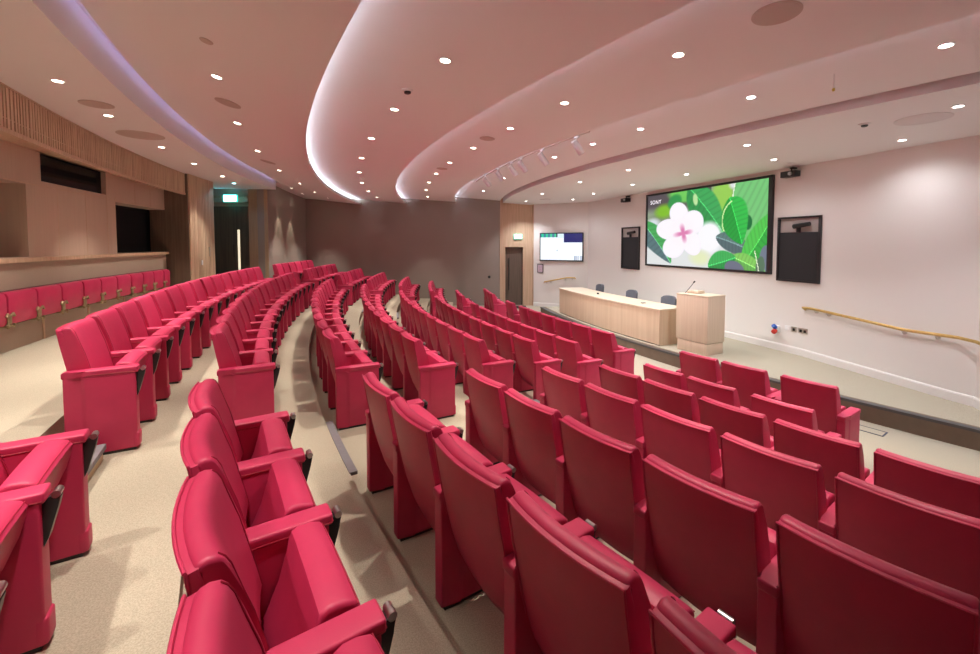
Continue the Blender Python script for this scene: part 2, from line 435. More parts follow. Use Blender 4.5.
bm = bmesh.new()
band(bm, .055, .08, 3.505, 3.95, 1)
slats(bm, 3.3797, TMAX, 3.50, 3.925, 29.93, 0, True)
bmesh.ops.recalc_face_normals(bm, faces=bm.faces); S(bm_obj('trim_6', bm, [M['slat'], M['slatback']]))
bm = bmesh.new()
band(bm, -.015, .04, 3.455, 3.503); band(bm, -.012, .06, 3.925, 3.944); band(bm, .0, .70, 3.60, 3.615)
bmesh.ops.recalc_face_normals(bm, faces=bm.faces); S(bm_obj('trim_7', bm, M['oak']))
TS = 3.3345        # far end of the slatted wall
bm = bmesh.new()
add_arc(bm, 29.93, 30.7, TS, 3.3797, -.3, 3.96, .01, 1)
slats(bm, TS, 3.3797, FREAR, 3.945, 29.93, 0)
bmesh.ops.recalc_face_normals(bm, faces=bm.faces); S(bm_obj('wall_slatted', bm, [M['slat'], M['walnut']]))
# vestibule with the upper door
DY = 13.25
mkwall('wall_vestibule', [(-9.6, -7.27, DY+.06, DY+.36, -.3, HI), (-9.9, -9.4, 10.6, DY+.3, -.3, HI), (-7.27, -7.1, DY-.34, YW+.3, -.3, HI)], M['oakrear'])
mkwall('wall_vestibule_header', [(-9.6, -7.27, DY-.05, DY+.06, 3.60, HI)], M['oakrear'])
S(box('trim_8', -9.6, -7.27, DY-.12, DY-.05, 3.72, 3.80, M['oak']))
S(box('door_2', -8.62, -7.30, DY, DY+.05, FREAR, 3.48, M['walnut']))
d2 = bpy.data.objects['door_2']
h = box('vision_panel', -7.83, -7.765, DY-.012, DY+.0, 1.50, 2.76, M['visionlit'], d2, .003)
h['label'] = 'narrow lit glass vision panel'
tube('door_handle', [(-7.93, DY-.05, 1.9), (-7.93, DY-.05, 2.3)], .011, M['black'], d2)
mkwall('wall_pier', [(-7.27, -6.70, DY-.37, DY-.31, -.3, HI)], M['pier'])
S(arc('wall_far_rear', 29.05, 29.35, 3.16, 3.2835, -.3, HI, M['taupe'], None, .01))

# ------------------------------------------------------------------ chairs
def up(o): return o
lean = [(-.018, .895), (-.005, .80), (.012, .70), (.03, .60), (.05, .50), (.075, .40), (.11, .29), (.155, .20), (.19, .165)]
lean = [(x, z*1.0 if z < .65 else .60+(z-.60)*.915) for x, z in lean]
shell_prof = lean+[(x+.032, z+.012) for x, z in reversed(lean)]
shell_prof = shell_prof[:-1]+[(.008, .876)]
cush_prof = [(-.002, .862), (.000, .875), (.010, .884), (.028, .889), (.050, .885), (.064, .872), (.076, .85), (.098, .78), (.125, .70), (.150, .60), (.175, .50), (.19, .43),
             (.18, .40), (.14, .385), (.105, .39), (.082, .45), (.062, .54), (.044, .66), (.028, .78)]
seat_prof = [(.275, .575), (.285, .60), (.31, .612), (.35, .610), (.385, .598), (.402, .575), (.395, .54), (.372, .46), (.335, .37), (.28, .29), (.22, .245), (.175, .25),
             (.17, .29), (.205, .35), (.24, .43), (.262, .51)]
seat_prof = [(x, z-.004 if z > .4 else z) for x, z in seat_prof]
def bow(y): return -.028*(1-(y/.25)**2)
YS = [-.253+.506*i/8 for i in range(9)]
CH = {}
def build_chair_meshes():
    root = empty('auditorium_seat', (0, 0, 0))
    sh = sweep('backrest_shell', shell_prof, YS, M['leather'], root, bow, .008)
    pts = [Vector((-.021+bow(y), y, .873)) for y in YS]
    pts = [Vector((x+bow(-.253)-.002, -.25, z)) for x, z in reversed(lean[:6])]+pts+[Vector((x+bow(.253)-.002, .25, z)) for x, z in lean[:6]]
    tube('piping', pts, .005, M['leather'], sh, 6)
    cu = sweep('back_cushion', cush_prof, [y*.995 for y in YS], M['leather'], root, bow, .016, 3)
    seam = [(x+.001, z+.001) for x, z in cush_prof[4:12]]
    for sy in (-.234, .234):
        tube('seam', [Vector((x+bow(sy), sy, z)) for x, z in seam], .0028, M['piping'], cu, 5)
    sy_ = [-.225+.45*i/6 for i in range(7)]
    se = sweep('seat', seat_prof, sy_, M['leather'], root, None, .016, 3, 40, lambda y: .006*(1-(y/.225)**2))
    tube('seam', [Vector((.392, y, .584+.006*(1-(y/.225)**2))) for y in sy_], .0028, M['piping'], se, 5)
    return root
def build_side(root, sy):
    """armrest, side panel and folded tablet bracket at y = sy"""
    def plan(bm, pl, z0, z1, bev, lean_=0):
        lo = [bm.verts.new((x+(lean_ if x < .1 else 0), sy+y, z0)) for x, y in pl]; hi = [bm.verts.new((x, sy+y, z1)) for x, y in pl]
        n = len(pl); fs = [bm.faces.new(lo[::-1]), bm.faces.new(hi)]
        for i in range(n): fs.append(bm.faces.new((lo[i], lo[(i+1) % n], hi[(i+1) % n], hi[i])))
        bmesh.ops.bevel(bm, geom=list({e for f in fs for e in f.edges}), offset=bev, segments=3, affect='EDGES', profile=.6)
    bm = bmesh.new()
    plan(bm, [(.020, -.037), (.12, -.037), (.14, -.044), (.426, -.044), (.426, .044), (.14, .044), (.12, .037), (.020, .037)], .02, .562, .009, .0)
    plan(bm, [(.39, -.0445), (.436, -.0445), (.436, .0445), (.39, .0445)], .021, .125, .014)
    bmesh.ops.recalc_face_normals(bm, faces=bm.faces)
    pn = bm_obj('side_panel', bm, M['leather'], root, 40)
    bm = bmesh.new(); add_box(bm, .04, .41, sy-.032, sy+.032, 0, .026)
    bmesh.ops.recalc_face_normals(bm, faces=bm.faces); bm_obj('base_plate', bm, M['black'], pn)
    bm = bmesh.new()
    plan(bm, [(.012, -.038), (.125, -.039), (.145, -.047), (.440, -.047), (.440, .047), (.145, .047), (.125, .039), (.012, .038)], .552, .596, .011)
    bmesh.ops.recalc_face_normals(bm, faces=bm.faces)
    ar = bm_obj('armrest', bm, M['leather'], root, 40)
    tube('seam', [Vector((.15, sy-.0475, .564)), Vector((.43, sy-.0475, .564)), Vector((.441, sy-.04, .564)), Vector((.441, sy+.04, .564)), Vector((.43, sy+.0475, .564)), Vector((.15, sy+.0475, .564))], .0025, M['piping'], ar, 5)
    tp = [(.422, .555), (.462, .57), (.478, .555), (.470, .52), (.440, .41), (.422, .37)]
    br = sweep('tablet_bracket', tp, [sy-.021, sy+.021], M['black'], root, None, .005)
    br['label'] = 'black folded tablet bracket'
    bm = bmesh.new(); add_tube(bm, [(.466, sy-.024, .570), (.466, sy+.024, .570)], .014, 12)
    bmesh.ops.recalc_face_normals(bm, faces=bm.faces); bm_obj('bracket_cap', bm, M['chrome'], br, 40)
proto = build_chair_meshes(); build_side(proto, -.29)
proto2 = build_chair_meshes(); build_side(proto2, -.29); build_side(proto2, .29)
def copy_tree(o, parent=None):
    c = o.copy(); COL.objects.link(c); c.parent = parent
    for ch in o.children:
        if ch.type != 'LIGHT': copy_tree(ch, c)
    return c
used = set()
def chair(row, t, two, label, group):
    src = proto2 if two else proto
    if src.name not in used: used.add(src.name); o = src
    else: o = copy_tree(src)
    tc = t+BW/2/RB[row]
    o.location = P(RB[row], tc, FL[row]); o.rotation_euler = (0, 0, tc+pi)
    o.scale = (1, 1, 1.01)
    if row == 'a': o.scale = (1, 1, 1.03 if 'nearest' in group else 1.065)
    elif row == 'b': o.scale = (1, 1, 1.02 if 'nearest' in group else 1.05)
    o['label'] = label; o['category'] = 'seat'; o['group'] = group
ORD = ['first', 'second', 'third', 'fourth', 'fifth', 'sixth', 'seventh', 'eighth', 'ninth', 'tenth', 'eleventh', 'twelfth', 'thirteenth', 'fourteenth', 'fifteenth']
RN = dict(zip('hgfedcba', ORD))
def spacing(row, k):
    ln = (TM[row]-TE[row])*RB[row]; nn = NM[row]-1
    if row in 'gh':
        if k < nn: return k*SP+(0 if k < nn-1 else .0)
        return ln-.05
    if k <= 4: return k*SP
    return 4*SP+(ln-4*SP)*(k-4)/(nn-4)
for r in ROWS:
    for k in range(NM[r]):
        t = TM[r]-spacing(r, k)/RB[r]
        chair(r, t, k == NM[r]-1, 'crimson leather seat, middle block, %s row from the stage, %s from the near aisle' % (RN[r], ORD[k]), 'seats of the middle block')
for r in ROWS:
    n_ = NF[r]; ex = .09 if r in 'gh' else 0
    for k in range(n_):
        t = TT[r]+(k*SP+(ex if k == 2 else 0))/RB[r]
        chair(r, t, k == 0 or (ex and k == 2), 'crimson leather seat, nearest block, %s row from the stage, %s from the aisle' % (RN[r], ORD[k]), 'seats of the nearest block')
for r in ROWS:
    n_ = NF[r]
    for k in range(n_):
        t = TQ[r]+k*SP/RB[r]
        chair(r, t, k == 0, 'crimson leather seat, far block, %s row from the stage, %s from the far wall' % (RN[r], ORD[k]), 'seats of the far block')

# ------------------------------------------------------------------ tip-up seats on the rear wall
tds = [3.5890, 3.5692, 3.5494, 3.5293, 3.5106, 3.4915, 3.4740, 3.4565, 3.4400, 3.4245, 3.4100, 3.3955, 3.3861]
def tip_seat():
    root = empty('tip_up_seat', (0, 0, 0))
    pr = [(0, 1.35-FREAR), (.075, 1.36-FREAR), (.088, 1.40-FREAR), (.088, 1.69-FREAR), (.07, 1.735-FREAR), (.03, 1.745-FREAR), (0, 1.745-FREAR)]
    sweep('seat', pr, [-.262, -.1, .1, .262], M['leather'], root, None, .012, 2)
    return root
tp = tip_seat()
def tip_bracket():
    root = empty('seat_bracket', (0, 0, 0))
    bm = bmesh.new()
    add_box(bm, 0, .09, -.016, .016, 1.33-FREAR, 1.47-FREAR, .004)
    add_box(bm, .09, .11, -.04, .04, 1.37-FREAR, 1.47-FREAR, .006)
    for s_ in (-1, 1):
        add_tube(bm, [(.10, s_*.012, 1.36-FREAR), (.115, s_*.055, 1.335-FREAR), (.115, s_*.072, 1.37-FREAR)], .015, 8)
        add_tube(bm, [(.10, s_*.012, 1.46-FREAR), (.115, s_*.055, 1.495-FREAR), (.115, s_*.072, 1.46-FREAR)], .015, 8)
    bmesh.ops.recalc_face_normals(bm, faces=bm.faces)
    bm_obj('hinge', bm, M['bronze'], root, 40)
    return root
tbk = tip_bracket()
for k in range(len(tds)-1):
    tm = (tds[k]+tds[k+1])/2; wd = (tds[k]-tds[k+1])*30.3-.035
    o = tp if k == 0 else copy_tree(tp)
    o.location = P(30.33, tm, FREAR); o.rotation_euler = (0, 0, tm+pi); o.scale = (1, wd/.524, 1)
    tag(o, 'red fold-down seat on the rear wall, %s from the far end of its row' % ORD[len(tds)-2-k], 'seat', 'fold-down seats on the rear wall')
    if k:
        o = tbk if k == 1 else copy_tree(tbk)
        o.location = P(30.34, tds[k], FREAR); o.rotation_euler = (0, 0, tds[k]+pi)
        tag(o, 'brass seat bracket on the rear wall, %s from the far end of its row' % ORD[len(tds)-2-k], 'bracket', 'brackets between the fold-down seats')
S(arc('trim_9', 30.33, 30.42, 3.386, 3.60, 1.33, 1.75, M['slatback']))

# ------------------------------------------------------------------ aisle nosings and half steps
def strip(name, R, t0, t1, z, lb, grp='step nosings', mat='nosing'):
    o = arc(name, R-.055, R+.004, t0, t1, z-.02, z+.006, M[mat]); tag(o, lb, 'nosing', grp); return o
lev = [('a', FREAR, RB['a']+.105, 'rear gangway')]+[(r2, FL[r1], RB[r2]+.09, RN[r1]+' row') for r1, r2 in zip('abcdef', 'bcdefg')]
for r, z, R, wd in lev:
    nt0, nt1 = TM[r]+.66/RB[r], TT[r]-.12/RB[r]
    strip('step_nosing', R, nt0, nt1, z, 'grey step nosing in the near aisle at the edge of the %s level' % wd)
    strip('step_nosing', R, TQ[r]+(NF[r]-1)*SP/RB[r]+.66/RB[r], TE[r]-.12/RB[r], z, 'grey step nosing in the far aisle at the edge of the %s level' % wd)
for nm, t0, t1 in (('near', TM['a']+.66/28.7, TT['a']-.10/28.7), ('far', TQ['a']+(6-1)*SP/28.7+.66/28.7, TE['a']-.10/28.7)):
    zt = .885
    rt = empty('half_step', P(28.68, (t0+t1)/2, FL['a'])); rt.rotation_euler = (0, 0, 0)
    inv = -Vector(rt.location)
    for n2, a in (('tread', (28.53, 28.862, zt-.02, zt, 'carpet')), ('riser', (28.52, 28.862, FL['a'], zt-.02, 'cream')), ('nosing', (28.50, 28.565, zt-.03, zt+.006, 'nosing'))):
        o = arc(n2, a[0], a[1], t0, t1, a[2], a[3], M[a[4]], rt); o.location = inv
    tag(rt, 'carpeted half step with grey nosing at the top of the %s aisle' % nm, 'step')

# ------------------------------------------------------------------ stage furniture
# curved desk
RD = 20.31
def desk():
    t0, t1 = 3.337, 3.5600
    rt = empty('stage_desk', P(20.0, 3.45, FSTAGE)); inv = -Vector(rt.location)
    def part(name, *a, mat):
        o = arc(name, *a, M[mat], rt, .008); o.location = inv; return o
    part('front_panel', RD-.04, RD, t0, t1, FSTAGE+.02, .935, mat='desk')
    part('plinth', RD-.06, RD-.02, t0+.001, t1-.001, FSTAGE, FSTAGE+.02, mat='dnosing')
    for ta in (t0, t1-.0016):
        part('side_panel', RD-.72, RD-.04, ta, ta+.0016, FSTAGE, .935, mat='desk')
    part('desktop', RD-.76, RD+.02, t0-.001, t1+.001, .935, .967, mat='desktop')
    o = part('modesty_shelf', RD-.09, RD-.045, t0+.003, t1-.003, .3, .9, mat='desk')
    tag(rt, 'long curved pale wooden desk on the stage beside the lectern', 'desk')
desk()
o = tube('desk_microphone', [P(19.95, 3.425, .968), P(19.95, 3.425, .985), P(19.99, 3.4255, 1.0)], [.035, .03, .01], M['black'])
tag(o, 'small black microphone base on the curved desk, middle of the desktop', 'microphone')
o = box('desk_socket_box', -.05, .05, -.03, .03, 0, .014, M['black'], None, .004); o.location = P(19.95, 3.517, .967); o.rotation_euler = (0, 0, .35)
tag(o, 'small black connection box on the curved desk near the lectern', 'connection box')
# lectern
def lect():
    A = Vector((3.765, 8.555, 0)); B = Vector((4.085, 7.945, 0)); 
    d = (B-A).normalized(); n = Vector((-d.y, d.x, 0)); 
    if n.x < 0: n = -n
    rt = empty('lectern', (A.x, A.y, FSTAGE), atan2(d.y, d.x))
    L = (B-A).length; dep = .52
    # local x along front, local y into the stage (towards the wall)
    s_ = 1
    box('plinth', .03, L-.006, .006, dep-.03, .0, .215, M['lectern'], rt, .004)
    box('body', 0, L, 0, dep, .222, 1.112, M['lectern'], rt, .004)
    box('shadow_gap', .045, L-.02, .02, dep-.04, .214, .223, M['slatback'], rt)
    box('top', -.006, L+.006, -.006, dep+.006, 1.112, 1.13, M['desktop'], rt, .004)
    box('monitor_box', .10, .32, .18, .42, 1.13, 1.185, M['lectern'], rt, .006)
    g = tube('gooseneck', [(.10, .12, 1.13), (.12, .12, 1.15), (.19, .105, 1.22), (.26, .088, 1.29), (.33, .07, 1.365)], .006, M['black'], rt, 6)
    tube('microphone_head', [(.325, .072, 1.362), (.345, .066, 1.378), (.36, .06, 1.388)], [.012, .016, .013], M['black'], g, 8)
    tag(rt, 'pale wooden lectern with gooseneck microphone standing on the stage', 'lectern')
    return rt
lect()
# grey stage chairs
def stage_chair():
    rt = empty('stage_chair', (0, 0, 0))
    yy = [-.22+.44*i/8 for i in range(9)]
    f = lambda y: .05*(abs(y)/.22)**2
    bm = bmesh.new()
    # rounded back: thin curved pad with rounded top corners
    rows = []
    for i, y in enumerate(yy):
        top = .895-.06*(abs(y)/.22)**4; row = []
        for z in [.50+(top-.50)*k/5 for k in range(6)]: row.append((f(y)-.05*(z-.5), y, z))
        rows.append(row)
    vf = [[bm.verts.new((x+.025, y, z)) for x, y, z in r] for r in rows]; vb = [[bm.verts.new((x-.025, y, z)) for x, y, z in r] for r in rows]
    for g, fl in ((vf, 1), (vb, -1)):
        for i in range(8):
            for k in range(5):
                q = (g[i][k], g[i+1][k], g[i+1][k+1], g[i][k+1]); bm.faces.new(q if fl > 0 else q[::-1])
    for i in range(8):
        bm.faces.new((vf[i][5], vf[i+1][5], vb[i+1][5], vb[i][5])); bm.faces.new((vb[i][0], vb[i+1][0], vf[i+1][0], vf[i][0]))
    for k in range(5):
        bm.faces.new((vb[0][k], vf[0][k], vf[0][k+1], vb[0][k+1])); bm.faces.new((vf[8][k], vb[8][k], vb[8][k+1], vf[8][k+1]))
    bmesh.ops.recalc_face_normals(bm, faces=bm.faces)
    bm_obj('backrest', bm, M['grey'], rt, 50)
    box('seat', .0, .46, -.23, .23, .41, .47, M['grey'], rt, .02, 3)
    for sx, sy in ((.03, -.2), (.03, .2), (.43, -.2), (.43, .2)):
        tube('leg', [(sx, sy, .42), (sx+(.03 if sx > .2 else -.05), sy*1.08, 0)], .011, M['chrome'], rt, 8)
    tube('back_frame', [(.02, -.19, .44), (-.02, -.19, .55)], .011, M['chrome'], rt, 8)
    tube('back_frame', [(.02, .19, .44), (-.02, .19, .55)], .011, M['chrome'], rt, 8)
    return rt
sc0 = stage_chair()
for k, (t, R, lb) in enumerate(((3.359, 19.15, 'at the far end of the curved desk'), (3.446, 19.15, 'at the middle of the curved desk'), (3.516, 19.15, 'beside the lectern'))):
    o = sc0 if k == 0 else copy_tree(sc0)
    o.location = P(R-.0, t, FSTAGE); o.rotation_euler = (0, 0, t)
    tag(o, 'dark grey upholstered chair behind the desk, %s' % lb, 'chair', 'grey chairs behind the stage desk')

# ------------------------------------------------------------------ things on the screen wall (local frame: x along wall, y towards the room, z up)
ANG = atan2(DV.y, DV.x)
def wall_root(name, s, z=0):
    p = fw(s, 0, z); return empty(name, p, ANG)
# local +y (after rotating by ANG) = left normal of DV = (.9487,.3161) = into the wall, so the room side is local -y
def wbox(name, x0, x1, d0, d1, z0, z1, mat, parent, bevel=0):
    return box(name, x0, x1, -d1, -d0, z0, z1, mat, parent, bevel)
def color_grid(name, W, H, nx, nz, fn, parent, y, strength, x0=0, z0=0):
    me = bpy.data.meshes.new(name); vs = []; fs = []
    for j in range(nz+1):
        for i in range(nx+1): vs.append((x0+W*i/nx, y, z0+H*j/nz))
    for j in range(nz):
        for i in range(nx): a = j*(nx+1)+i; fs.append((a, a+1, a+nx+2, a+nx+1))
    me.from_pydata(vs, [], fs)
    ca = me.color_attributes.new('Col', 'FLOAT_COLOR', 'CORNER'); data = []
    for j in range(nz):
        for i in range(nx):
            c = fn((i+.5)/nx, 1-(j+.5)/nz); data += [c[0], c[1], c[2], 1]*4
    ca.data.foreach_set('color', data)
    mm, nt, b = new_mat(name+'_picture'); b.inputs['Base Color'].default_value = (.01, .01, .01, 1); b.inputs['Roughness'].default_value = .4
    at = nt.nodes.new('ShaderNodeAttribute'); at.attribute_name = 'Col'
    nt.links.new(at.outputs['Color'], b.inputs['Emission Color']); b.inputs['Emission Strength'].default_value = strength
    return link(name, me, mm, parent)
def lin(c): return tuple((v/255/12.92 if v/255 <= .04045 else ((v/255+.055)/1.055)**2.4) for v in c)
def ell(u, v, cu, cv, ru, rv, a=0):
    dx, dy = (u-cu)*1.9, v-cv; ca, sa = cos(a), sin(a); x = dx*ca+dy*sa; y = -dx*sa+dy*ca
    return (x/(ru*1.9))**2+(y/rv)**2
def leafpic(u, v):
    x = u/(1.4-.4*u); u = x/(1.4-.4*x)
    def mixc(c, col, k):
        k = max(0, min(1, k)); return tuple(a*(1-k)+b_*k for a, b_ in zip(c, col))
    def over(c, col, d, soft=.12): return mixc(c, col, (1-d)/soft)
    def leaf(c, cu, cv, ln, wd, a, col, col2, veins=0, soft=.12):
        """pointed leaf with a midrib; u is 1.9 times as wide as v is tall"""
        dx, dy = (u-cu)*1.9, v-cv; ca, sa = cos(a), sin(a); x = (dx*ca+dy*sa)/ln; y = -dx*sa+dy*ca
        if abs(x) >= 1: return c
        w_ = wd*(1-x*x)**.75*(1-.25*x); d = abs(y)/w_
        k = col if y < 0 else col2
        if veins: k = tuple(q*(1-.10*(.5+.5*sin(x*34-abs(y)*30))**4) for q in k)
        if abs(y) < .006: k = tuple(min(255, q*1.35+20) for q in k)
        return over(c, k, d, soft)
    n = .5+.5*sin(u*13+sin(v*9)*2)*sin(v*11+sin(u*7)*2)
    c = (120+50*n, 135+50*n, 110+50*n)
    c = mixc(c, (225, 228, 228), (v-.5)*6*(1 if u < .62 else 0)); c = mixc(c, (86, 78, 84), (.27-v)*9*(1 if u < .46 else 0)*(1 if u < .44 else 0))
    c = over(c, (128, 190, 45), ell(u, v, .10, .24, .07, .12, -.5), .8); c = over(c, (215, 222, 228), ell(u, v, .035, .40, .05, .09), .9)
    c = over(c, (110, 200, 90), ell(u, v, .24, .03, .13, .14, .1), .5); c = over(c, (45, 150, 75), ell(u, v, .17, .13, .05, .12, .4), .5)
    c = over(c, (150, 205, 85), ell(u, v, .53, .14, .11, .24, .15), .5); c = over(c, (225, 228, 232), ell(u, v, .635, .0, .06, .08), .8)
    c = leaf(c, .41, .28, .42, .21, .85, (60, 170, 90), (48, 150, 78), 1)
    c = over(c, (190, 225, 160), ell(u, v, .315, .13, .02, .09, -.15), .5)
    c = over(c, (118, 200, 122), ell(u, v, .845, .20, .225, .50, .1), .05)
    if ell(u, v, .845, .20, .225, .50, .1) < 1:
        c = tuple(q*(1-.08*(.5+.5*sin((u*1.9+v*.9)*46))**3) for q in c)
        if ell(u, v, .850, .20, .221, .50, .1) > 1 and u < .75: c = (240, 250, 228)
    c = over(c, (250, 250, 253), ell(u, v, .43, .62, .12, .22, .2), .5); c = over(c, (228, 235, 190), ell(u, v, .36, .88, .10, .12), .9)
    c = leaf(c, .055, .66, .36, .14, 1.05, (70, 170, 90), (88, 118, 122), 1)
    c = leaf(c, .655, .70, .34, .12, .25, (96, 126, 124), (84, 108, 112), 1)
    c = over(c, (22, 112, 58), ell(u, v, .775, .46, .05, .09, .3), .3)
    c = leaf(c, .66, .43, .30, .25, 1.15, (45, 190, 75), (28, 160, 60), 1)
    d = ell(u, v, .645, .42, .11, .23, .25)
    if .9 < d < 1.08 and u < .62 and v < .55: c = (205, 240, 165)
    c = leaf(c, .90, .66, .46, .20, -.72, (80, 200, 80), (50, 172, 66), 1)
    c = over(c, (112, 122, 140), ell(u, v, .985, .86, .08, .15, -.7), .15)
    c = leaf(c, .81, .94, .36, .11, .25, (130, 205, 95), (104, 180, 84), 1); c = over(c, (85, 118, 92), ell(u, v, .92, .95, .05, .12, .3), .15)
    c = leaf(c, .545, .92, .24, .15, -.25, (60, 180, 90), (42, 150, 74), 1); c = over(c, (108, 112, 132), ell(u, v, .66, 1.0, .10, .10, .2), .12)
    if abs((u-.86)-(v-.8)*.22) < .005 and v > .78: c = (235, 245, 215)
    for cu_, cv_, ru, rv, a in ((.20, .30, .065, .17, -.25), (.30, .42, .085, .16, .5), (.135, .50, .085, .15, .3), (.29, .68, .07, .19, -.5), (.17, .74, .075, .17, .4)):
        d = ell(u, v, cu_, cv_, ru, rv, a)
        c = over(c, (252-10*max(0, d-.6), 248-12*max(0, d-.6), 253), d, .14)
    c = over(c, (252, 246, 251), ell(u, v, .225, .54, .10, .22), .5)
    x, y = (u-.232)*1.9, v-.56; r = hypot(x, y); th = atan2(y, x)
    c = mixc(c, (222, 128, 178), 1.6-r/(.062+.030*cos(4*th+.8)))
    return lin(c)
scr = wall_root('projection_screen', 3.149)
SWd, SZ0, SZ1 = 3.82, 1.705, 3.705
bm = bmesh.new()
for a in ((0, SWd, SZ0, SZ0+.05), (0, SWd, SZ1-.05, SZ1), (0, .05, SZ0+.05, SZ1-.05), (SWd-.09, SWd, SZ0+.05, SZ1-.05)): add_box(bm, a[0], a[1], -.06, -.001, a[2], a[3], .003)
bmesh.ops.recalc_face_normals(bm, faces=bm.faces); bm_obj('frame', bm, M['frameblk'], scr, 40)
pic = color_grid('picture', SWd-.14, SZ1-SZ0-.10, 210, 112, leafpic, scr, -.03, 1.0, .05, SZ0+.05)
pic['label'] = 'bright picture of a white flower among green leaves'
wbox('backing', .03, SWd-.05, .002, .028, SZ0+.03, SZ1-.03, M['frameblk'], scr)
M['logo'] = plain('logo_white', (.9, .9, .95), .5, emit=(.9, .9, 1), estr=1.0)
def text(s, size, mat, parent, loc, rot, name='lettering', align='LEFT', depth=.001):
    cu = bpy.data.curves.new(name, 'FONT'); cu.body = s; cu.size = size; cu.extrude = depth; cu.align_x = align; cu.align_y = 'CENTER'; cu.space_character = 1.15
    tmp = bpy.data.objects.new('tmp', cu); COL.objects.link(tmp); bpy.context.view_layer.update()
    me = bpy.data.meshes.new_from_object(tmp.evaluated_get(bpy.context.evaluated_depsgraph_get())); bpy.data.objects.remove(tmp)
    me.materials.clear(); o = link(name, me, mat, parent); o.location = loc; o.rotation_euler = rot; return o
text('SONY', .15, M['logo'], scr, (.16, -.034, SZ1-.24), (pi/2, 0, 0))
tag(scr, 'large wide wall screen showing a white flower and green leaves', 'screen')
# recess edge around the screen
S(wbox('trim_10', -.09, SWd+.03, -.001, .012, SZ0-.035, SZ0-.012, M['skirt'], scr)) if False else None
def speaker(s, wd, z0, z1, lb):
    rt = wall_root('wall_loudspeaker', s)
    bm = bmesh.new(); f_ = .035
    for a in ((0, wd, z0, z0+f_), (0, wd, z1-f_, z1), (0, f_, z0+f_, z1-f_), (wd-f_, wd, z0+f_, z1-f_)): add_box(bm, a[0], a[1], -.05, -.001, a[2], a[3], .003)
    bmesh.ops.recalc_face_normals(bm, faces=bm.faces); bm_obj('frame', bm, M['frameblk'], rt, 40)
    zc_ = z1-.26*(z1-z0)*.92
    wbox('grille_cloth', f_, wd-f_, .004, .03, z0+f_, zc_, M['cloth'], rt, .003)
    wbox('recess_back', f_, wd-f_, .002, .006, zc_, z1-f_, M['paper2'], rt)
    g = wbox('camera_mount', wd*.5-.03, wd*.5+.03, .006, .05, zc_+.0, zc_+.10, M['black'], rt, .006)
    tube('camera_head', [(wd*.42, -.07, zc_+.11), (wd*.78, -.06, zc_+.15)], [.045, .04], M['black'], g, 10)
    tag(rt, lb, 'loudspeaker', 'black framed loudspeakers flanking the screen')
M['paper2'] = plain('recess_lining', (.42, .38, .36), .6)
speaker(7.085, .81, 1.595, 2.84, 'tall black framed loudspeaker panel on the wall right of the big screen')
speaker(2.0, .85, 1.557, 2.828, 'tall black framed loudspeaker panel on the wall left of the big screen')
def wallcam(s, z, lb):
    rt = wall_root('wall_camera', s, z)
    box('bracket', -.03, .03, -.12, -.001, .12, .15, M['black'], rt, .004)
    tube('stem', [(0, -.11, .12), (0, -.12, .07)], .012, M['black'], rt, 8)
    b_ = box('body', -.14, .14, -.22, -.06, -.04, .075, M['black'], rt, .012)
    bm = bmesh.new(); add_tube(bm, [(.06, -.22, .018), (.06, -.245, .018)], .035, 14); bmesh.ops.recalc_face_normals(bm, faces=bm.faces)
    bm_obj('lens', bm, M['chrome'], b_, 40)
    tag(rt, lb, 'camera', 'black cameras high on the screen wall')
wallcam(7.38, 3.625, 'small black camera under the ceiling above the right loudspeaker')
wallcam(2.32, 3.62, 'small black camera under the ceiling above the left loudspeaker')
# sockets
rt = wall_root('industrial_socket', 7.12)
wbox('housing', -.05, .05, .001, .07, .56, .70, M['white'], rt, .01)
tube('plug_collar', [(0, -.07, .66), (.0, -.12, .70)], [.045, .04], M['bluepl'], rt, 12)
tube('red_cap', [(0, -.07, .60), (.01, -.13, .57)], [.048, .045], M['redpl'], rt, 12)
tag(rt, 'red and blue industrial socket low on the wall right of the lectern', 'socket')
for s, wd, mt, lb in ((7.32, .10, 'white', 'white blank wall socket plate between the red socket and steel plates'), (7.45, .10, 'steel', 'single steel wall socket plate with dark insert'), (7.62, .17, 'steel', 'double steel wall socket plate nearest the handrail')):
    rt = wall_root('wall_socket', s)
    wbox('plate', -wd/2, wd/2, .001, .012, .63, .73, M[mt], rt, .003)
    if mt == 'steel':
        k = 2 if wd > .12 else 1
        for i in range(k):
            xc = (i-(k-1)/2)*.075; wbox('insert', xc-.022, xc+.022, .012, .016, .65, .70, M['black'], rt, .002)
    tag(rt, lb, 'socket')
# handrails
def rail(name, pts, brs, lb, wallpt):
    rt = empty(name, pts[0]); o_ = Vector(pts[0])
    P_ = [Vector(p)-o_ for p in pts]
    bm = bmesh.new(); add_tube(bm, P_, .024, 12); bmesh.ops.recalc_face_normals(bm, faces=bm.faces)
    bm_obj('rail', bm, M['brass'], rt, 50)
    for p, q in brs:
        p = Vector(p)-o_; q = Vector(q)-o_
        b_ = tube('bracket', [q, (p+q)/2+Vector((0, 0, -.045)), p+Vector((0, 0, -.02))], .008, M['steel'], rt, 8)
        d = (p-q).normalized(); d.z = 0; d.normalize(); tube('wall_plate', [q, q+d*.012], .032, M['steel'], b_, 14)
    tag(rt, lb, 'handrail', 'brass wall handrails')
zr = lambda s: 1.135 if s < 7.85 else (1.135-.127*min(1, (s-7.85)/1.35) if s < 9.2 else (1.008+.01*min(1, (s-9.2)/.45)))
pts = [fw(7.66, .02, 1.10), fw(7.66, .08, 1.132)]+[fw(s, .08, zr(s)) for s in (7.75, 7.83, 7.95, 8.3, 8.8, 9.15, 9.3, 9.6, 9.80)]
rw = (Vector(SW)-Vector(K2)).normalized(); rn = Vector((rw.y, -rw.x)); 
